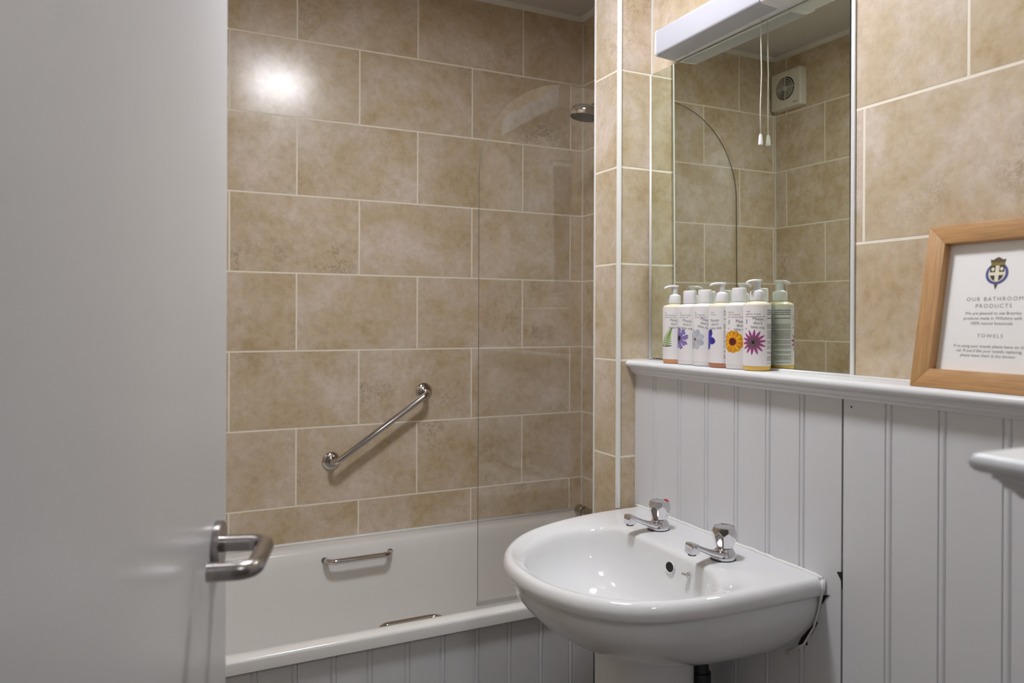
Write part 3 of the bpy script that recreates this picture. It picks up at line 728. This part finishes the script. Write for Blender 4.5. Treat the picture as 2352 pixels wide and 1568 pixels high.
def fl_blue(u, v):
    r = math.hypot(u, v)
    if r < 2.5: return (30, 28, 80)
    p = petals(u, v, 5, 1, 25, 8.5, -.25, .03, 1.4) or petals(u, v, 5, 1, 15, 6.5, .38, .03, 1.2)
    if p:
        s = .78 + .3 * abs(p[2]) + .12 * math.sin(p[1] * 7); return (72 * s, 66 * s, 178 * s)
def fl_cal(u, v):
    r = math.hypot(u, v); a = math.atan2(v, u)
    if r < 8.6:
        s = .55 + .45 * min(1, r / 8.6) + .1 * math.sin(a * 20 + r * 3); return (120 * s, 38 * s, 30 * s)
    for n_, r1, wd, rot in ((12, 25.5, 6.8, .1), (12, 24, 6.4, .36)):
        p = petals(u, v, n_, 5, r1, wd, rot, .03, .9, .04)
        if p:
            s = .9 + .1 * math.cos(p[2] * 5) - .1 * (abs(p[2]) > .86); return (246 * s, (172 + 14 * math.sin(p[0] * 2.1)) * s, 28 * s)
def fl_astr(u, v):
    r = math.hypot(u, v); a = math.atan2(v, u)
    if r < 3.4: return (34, 12, 16)
    if r < 13.5:
        st = math.sin(a * 17 + .6 * math.sin(r)); 
        if st > .55 and r < 12.5: return (190, 170, 165) if math.sin(r * 3 + a * 5) > .1 else (96, 70, 84)
        if r < 10.5 or math.sin(a * 11 + r * 1.7) > -.1: return (58, 30, 44) if math.sin(r * 2.3 + a * 9) > -.3 else (120, 62, 96)
    p = petals(u, v, 14, 9, 27, 3.2, .12, 0, .74)
    if p:
        s = .85 + .25 * abs(p[2]) - .35 * (p[1] > .9); return (166 * s, 78 * s, 140 * s)
def flower_patch(fn, u0, v0, phi, r, half_=.029, step=.00042):
    n_ = int(2 * half_ / step); bm = bmesh.new(); lay = bm.verts.layers.float_color.new('ink'); V = {}
    def vert(i, j):
        if (i, j) not in V:
            du, dv = -half_ + i * step, -half_ + j * step; a = phi + (u0 + du) / BR
            vv = bm.verts.new((r * math.cos(a), r * math.sin(a), v0 + dv))
            c = fn(du * 1000, dv * 1000)
            if c is None: vv[lay] = srgb(222, 218, 220)
            else: vv[lay] = srgb(*[min(255, max(0, q_)) for q_ in c])
            V[i, j] = vv
        return V[i, j]
    mask = np.zeros((n_ + 1, n_ + 1), bool)
    for i in range(n_ + 1):
        for j in range(n_ + 1):
            if (u0 - half_ + i * step) / BR < -1.75: continue
            mask[i, j] = fn((-half_ + i * step) * 1000, (-half_ + j * step) * 1000) is not None
    for i in range(n_):
        for j in range(n_):
            if mask[i, j] and mask[i + 1, j] and mask[i, j + 1] and mask[i + 1, j + 1]:
                bm.faces.new((vert(i, j), vert(i + 1, j), vert(i + 1, j + 1), vert(i, j + 1)))
    return bm
def text_lines(bm, u0, v0, wd, rows, dv, seed):
    r_ = random.Random(seed)
    for k in range(rows):
        if r_.random() < .08: continue
        u = u0; ue = u0 + wd * r_.uniform(.82, 1.0)
        while u < ue:
            L_ = min(r_.uniform(.0010, .0032), ue - u + .0002); v = v0 - k * dv
            nn = max(1, int(L_ / .0012))
            for q_ in range(nn):
                a0, a1 = u + L_ * q_ / nn, u + L_ * (q_ + 1) / nn
                bm.faces.new([bm.verts.new(c) for c in ((a0, v, 0), (a1, v, 0), (a1, v + dv * .42, 0), (a0, v + dv * .42, 0))])
            u += L_ + .0006
def text_at(dst, body, size, u, v, rot=0., align='CENTER'):
    tb = text_mesh(body, size, align); tb.transform(Matrix.Translation((u, v, 0)) @ Matrix.Rotation(rot, 4, 'Z'))
    bmesh.ops.subdivide_edges(tb, edges=[e for e in tb.edges if e.calc_length() > .002], cuts=1)
    merge(dst, tb)
def bottle(y, x, liquid, pump, label, fn, fu, fv, tu, tv, trot, tops, colsu, three, hgt=.142, nozzle=180):
    phi = math.atan2(-y, -x)
    e = empty('pump_bottle' if pump else 'flip_cap_bottle', (x, y, SHZ + .0005)); tag(e, label, 'bottle', 'flower-labelled toiletry bottles on the shelf')
    bh = hgt
    b = link('bottle_body', lathe([(0, .0012), (.022, .0), (.0255, .0006), (.0272, .0030), (BR, .007), (BR, bh - .0065), (BR, bh - .005), (.0268, bh - .0025), (.0250, bh - .0008), (.0185, bh + .0018), (.0135, bh + .0030), (.0125, bh + .0042), (.0125, bh + .010), (0, bh + .010)], 64), [liquid, L_NECK], e, True, 50)
    for p_ in b.data.polygons:
        if p_.center.z > bh - .0062 and liquid is not L_WHITE: p_.material_index = 1
    # label sleeve, open at the back left of the bottle
    r0 = BR + .0002; bm = bmesh.new(); N_ = 90; a0, a1 = phi - R(172), phi + R(154); rows = []
    for k in range(N_ + 1):
        a = a0 + (a1 - a0) * k / N_; rows.append([bm.verts.new(((r0 + q_) * math.cos(a), (r0 + q_) * math.sin(a), z)) for q_, z in ((0, .0100), (.00022, .0100), (.00022, bh - .0055), (0, bh - .0055))])
    for p0, p1 in zip(rows, rows[1:]):
        for i in range(4): j = (i + 1) % 4; bm.faces.new((p0[i], p0[j], p1[j], p1[i]))
    bm.faces.new(rows[0]); bm.faces.new(rows[-1][::-1])
    lb = link('label', bm, M_LABEL, e, True, 40)
    fl = link('flower_print', flower_patch(fn, fu, fv, phi, r0 + .00030), M_INK, lb, True)
    tx = bmesh.new(); mm = .001
    text_at(tx, 'Please\ndon\'t\ntake me', .0086, tu, tv, trot)
    for i, s in enumerate(tops): text_at(tx, s, .0042, -.0255 if i < 9 else 0, bh - .0185 - i * .0052, 0, 'LEFT')
    if three: text_at(tx, '3', .0125, -.0262, bh - .040, 0, 'LEFT'); text_at(tx, 'ley', .0045, -.0262, bh - .0535, 0, 'LEFT')
    text_lines(tx, colsu, bh - .0165, .036, 5, .0042, 5)
    for v_, n_, sd_ in ((.0455, 4, 1), (.0585, 7, 2), (.0800, 3, 3), (.0900, 4, 4), (.1030, 2, 5), (.1120, 4, 6), (.1260, 1, 7)): text_lines(tx, colsu, bh - v_, .038, n_, .0027, sd_)
    bend(tx, phi, r0 + .00034); link('print', tx, M_TEXT, lb)
    zc = bh + .0055
    if pump:
        cl = [(0, zc - .001), (.0128, zc - .001), (.0145, zc), (.0148, zc + .001), (.0148, zc + .016), (.0138, zc + .0185), (.0095, zc + .0205), (.0080, zc + .0215), (.0078, zc + .022), (0, zc + .022)]
        link('pump_collar', lathe(cl, 40), M_PLAST, e, True, 40)
        pm = lathe([(0, 0), (.0068, 0), (.0072, .001), (.0072, .016), (.0100, .0175), (.0102, .0205), (.0095, .0215), (0, .0222)], 32); pm.transform(Matrix.Translation((0, 0, zc + .0215)))
        hz_ = zc + .0215 + .0185; na = R(nozzle); c_, s_ = math.cos(na), math.sin(na)
        sec = []
        for d_, w_, z_, t_ in ((-.004, .0078, 0, .0032), (.006, .0072, .0004, .0032), (.015, .0058, .0002, .0028), (.023, .0045, -.0012, .0024), (.029, .0036, -.0036, .0022)):
            sec.append([(d_ * c_ - w_ * math.cos(q_) * s_, d_ * s_ + w_ * math.cos(q_) * c_, hz_ + z_ + t_ * math.sin(q_)) for q_ in [2 * math.pi * k / 20 for k in range(20)]])
        hd_ = link('pump_head', pm, M_PLAST, e, True, 40); link('nozzle', loft(sec), M_PLAST, hd_, True, 50)
    else:
        link('flip_cap', lathe([(0, zc - .001), (.0150, zc - .001), (.0153, zc), (.0153, zc + .0245), (.0147, zc + .0272), (.0125, zc + .0285), (0, zc + .0288)], 44), M_PLAST, e, True, 40)
    return e
L_ORANGE = plain('orange_amber_soap', srgb(212, 154, 104), .18, sss=.3)
L_RED = plain('red_amber_soap', srgb(190, 128, 100), .18, sss=.3)
L_GOLD = plain('golden_soap', srgb(228, 190, 96), .18, sss=.3)
L_NECK = plain('cloudy_bottle_shoulder', srgb(232, 224, 200), .2, sss=.3)
L_WHITE = plain('opaque_white_bottle', srgb(232, 230, 228), .25, sss=.1)
XBT = 1.138
bottle(1.444, XBT, L_ORANGE, True, 'pump bottle with a green fern on its label, over an amber base band', fl_fern, -.0150, .060, .0005, .0945, 0, ['ose', 'petals, patchouli', 'and essential oils'], .020, False, hgt=.139)
bottle(1.387, XBT, L_WHITE, False, 'white flip-cap bottle with a lilac scabious flower on its label', fl_scab, -.0295, .0615, -.007, .0935, -R(6), ['ash', 'lavender, mango', 'essential oils'], .024, False, hgt=.139)
bottle(1.334, XBT, L_WHITE, False, 'white flip-cap bottle with a pale white flower and brown centre on its label', fl_cosmos, -.0245, .0605, -.001, .0965, -R(14), ['ner', 'mint, rosemary', 'and essential oils'], .020, False, hgt=.1395)
bottle(1.279, XBT, L_RED, True, 'pump bottle with a blue flower on its label, over a reddish base band', fl_blue, -.0370, .0625, -.015, .095, R(5), ['lotion', 'rose oils'], .0050, False, hgt=.1395, nozzle=172)
bottle(1.224, XBT, L_WHITE, False, 'white flip-cap bottle with an orange marigold on its label', fl_cal, -.0140, .0585, .0035, .093, -R(3), ['shampoo', 'cedar, bergamot', 'and rosemary essential oils'], .024, True, hgt=.140)
bottle(1.171, XBT, L_GOLD, True, 'tallest pump bottle nearest the camera with a spiky purple flower label', fl_astr, -.0078, .0590, .0015, .0985, -R(4), ['d wash', 'grapefruit, lavender', 'and orange essential oils'], .0215, True, hgt=.141)

# ================================================================== PICTURE FRAME
pf = empty('picture_frame', (1.104, .799, SHZ + .0008)); tag(pf, 'oak picture frame with a printed notice leaning on the wall', 'picture frame')
FW, FH, FB, FT = .228, .263, .0300, .0215
# local: y from -FW (near) to 0 (far), z up, front face at x=0 (facing -x), thickness +x
def mitre(pts, name, m_):
    bm = loft([[(x, y, z) for y, z in pts] for x in (0, FT)]); bev(bm, .0008, 2); return link(name, bm, m_, pf, True, 35)
mitre([(0, 0), (0, FH), (-FB, FH - FB), (-FB, FB)], 'frame_stile', M_OAK_V)
mitre([(-FW, 0), (-FW + FB, FB), (-FW + FB, FH - FB), (-FW, FH)], 'frame_stile', M_OAK_V)
mitre([(0, 0), (-FB, FB), (-FW + FB, FB), (-FW, 0)], 'frame_rail', M_OAK_H)
mitre([(0, FH), (-FW, FH), (-FW + FB, FH - FB), (-FB, FH - FB)], 'frame_rail', M_OAK_H)
card = link('notice_card', box((.0160, -FW + .024, .024), (.0172, -.024, FH - .024)), M_PAPER, pf)
link('backing_board', box((.0176, -FW + .01, .01), (.0206, -.01, FH - .01)), plain('brown_backing', srgb(120, 90, 60), .8), pf)
link('cover_glass', box((.0138, -FW + .0285, .0285), (.0146, -.026, FH - .026)), M_PICGLASS, pf)
lean = math.atan2(1.1520 - 1.104, .257); pf.rotation_euler = (0, lean, 0)
def on_card(bm, y, z, off=.0002):       # text plane (x right, y up) -> card, right is -Y
    for v in bm.verts: v.co = (.0160 - off - v.co.z, y - v.co.x, z + v.co.y)
    return bm
yc = -.1085
def card_text(name, lines, size, z, dz, m_, sp=1.0):
    bm = bmesh.new()
    for i, s in enumerate(lines):
        t = text_mesh(s, size, 'CENTER', sp); t.transform(Matrix.Translation((0, -i * dz, 0))); merge(bm, t)
    on_card(bm, yc, z); return link(name, bm, m_, card)
card_text('heading_print', ['OUR BATHROOM', 'PRODUCTS'], .0085, .1435, .0108, M_TEXTLIGHT, 1.35)
card_text('notice_print', ['We are pleased to use Bramley', 'products made in Wiltshire with', '100% natural botanicals.'], .0066, .1215, .0078, M_TEXTLIGHT, 1.0)
card_text('heading_print', ['TOWELS'], .0078, .0865, .01, M_TEXTLIGHT, 1.4)
card_text('notice_print', ['If re-using your towels please leave on the', 'rail. If you\'d like your towels replacing,', 'please leave them in the shower.'], .0063, .0705, .0072, M_TEXTLIGHT, 1.0)
# crest
def flat(pts, off, m_, name='crest_shape'):
    bm = bmesh.new(); vs_ = [bm.verts.new((x, y, off)) for x, y in pts]; bm.faces.new(vs_)
    bb = bmesh.ops.extrude_face_region(bm, geom=bm.faces[:]); [setattr(v.co, 'z', v.co.z + .00005) for v in bb['geom'] if isinstance(v, bmesh.types.BMVert)]
    return bm
M_CB = plain('crest_blue', srgb(72, 76, 150), .6); M_CK = plain('crest_black', srgb(38, 32, 38), .6); M_CW = plain('crest_cream', srgb(238, 232, 205), .6); M_CG = plain('crest_gold', srgb(128, 116, 48), .6); M_CR = plain('crest_brown', srgb(88, 66, 44), .6)
def crest(parts, m_, name, parent):
    bm = bmesh.new()
    for pts, off in parts: merge(bm, flat(pts, off, m_))
    on_card(bm, yc + .0005, .1830, .0001); return link(name, bm, m_, parent)
def oval(cx, cy, a, b_, n_=36, p0=0, p1=360): return [(cx + a * math.cos(R(p0 + (p1 - p0) * k / n_)), cy + b_ * math.sin(R(p0 + (p1 - p0) * k / n_))) for k in range(n_)]
S = .00125
blue = crest([(oval(0, 0, 13.5 * S, 13.5 * S), .0001)], M_CB, 'crest_garter', card); blue['label'] = 'blue garter crest with black and cream shield'
crest([(oval(0, .3 * S, 10.2 * S, 10.5 * S), .0002), ([(-7.6 * S, 9 * S), (7.6 * S, 9 * S), (7.6 * S, 0), (5 * S, -7 * S), (0, -10 * S), (-5 * S, -7 * S), (-7.6 * S, 0)], .00022)], M_CW, 'crest_field', blue)
crest([([(-8.6 * S, 1.8 * S), (-2.3 * S, 1.8 * S), (-2.3 * S, 10 * S), (-8.6 * S, 10 * S)], .0003), ([(2.3 * S, 1.8 * S), (8.6 * S, 1.8 * S), (8.6 * S, 10 * S), (2.3 * S, 10 * S)], .0003),
       ([(-8.2 * S, -2.2 * S), (-2.3 * S, -2.2 * S), (-2.3 * S, -9.2 * S), (-5.6 * S, -7 * S)], .0003), ([(8.2 * S, -2.2 * S), (5.6 * S, -7 * S), (2.3 * S, -9.2 * S), (2.3 * S, -2.2 * S)], .0003)], M_CK, 'crest_quarters', blue)
crest([(oval(-5.2 * S, 5.6 * S, 2.0 * S, 2.3 * S, 16), .0004), (oval(5.2 * S, 5.6 * S, 2.0 * S, 2.3 * S, 16), .0004)], M_CW, 'crest_charges', blue)
crest([([(-7.8 * S, 10 * S), (7.8 * S, 10 * S), (8.2 * S, 14 * S), (-8.2 * S, 14 * S)], .0004)], M_CG, 'crown_band', card)
crest([([(-8.4 * S, 13.6 * S), (8.4 * S, 13.6 * S), (9.2 * S, 18 * S), (5.8 * S, 17.2 * S), (3 * S, 19.2 * S), (0, 20.5 * S), (-3 * S, 19.2 * S), (-5.8 * S, 17.2 * S), (-9.2 * S, 18 * S)], .0003)], M_CR, 'crown', card)
crest([([(-2.0 * S, -12.5 * S), (2.0 * S, -12.5 * S), (1.6 * S, -15.5 * S), (0, -20 * S), (-1.6 * S, -15.5 * S)], .0003)], M_CR, 'garter_tip', card)

# ================================================================== SMALL THINGS
scw = link('board_screw', place(lathe([(0, 0), (.0018, 0), (.0018, .0006), (0, .0006)], 14), (-1, 0, 0), (XW - .0008, .926, H - .156)), M_DARK)
tag(scw, 'small dark screw in the boarding just under the shelf', 'screw')

# ================================================================== CEILING LIGHT (out of frame; its glare shows on the tiles)
cl = empty('ceiling_light', LAMP); tag(cl, 'round flush ceiling light over the middle of the bathroom floor', 'light')
bm = lathe([(0, 0), (.135, 0), (.135, -.030), (.128, -.032), (.128, -.006), (0, -.006)], 64); link('light_base', bm, M_PLAST, cl, True, 30)
m_, n_, l_ = new_mat('lit_diffuser'); n_['Principled BSDF'].inputs['Base Color'].default_value = (.8, .8, .8, 1)
n_['Principled BSDF'].inputs['Emission Color'].default_value = (.965, .985, 1.035, 1); n_['Principled BSDF'].inputs['Emission Strength'].default_value = LAMP_L
link('light_diffuser', lathe([(0, -.008), (.126, -.008), (.126, -.026), (.120, -.029), (0, -.029)], 64), m_, cl)
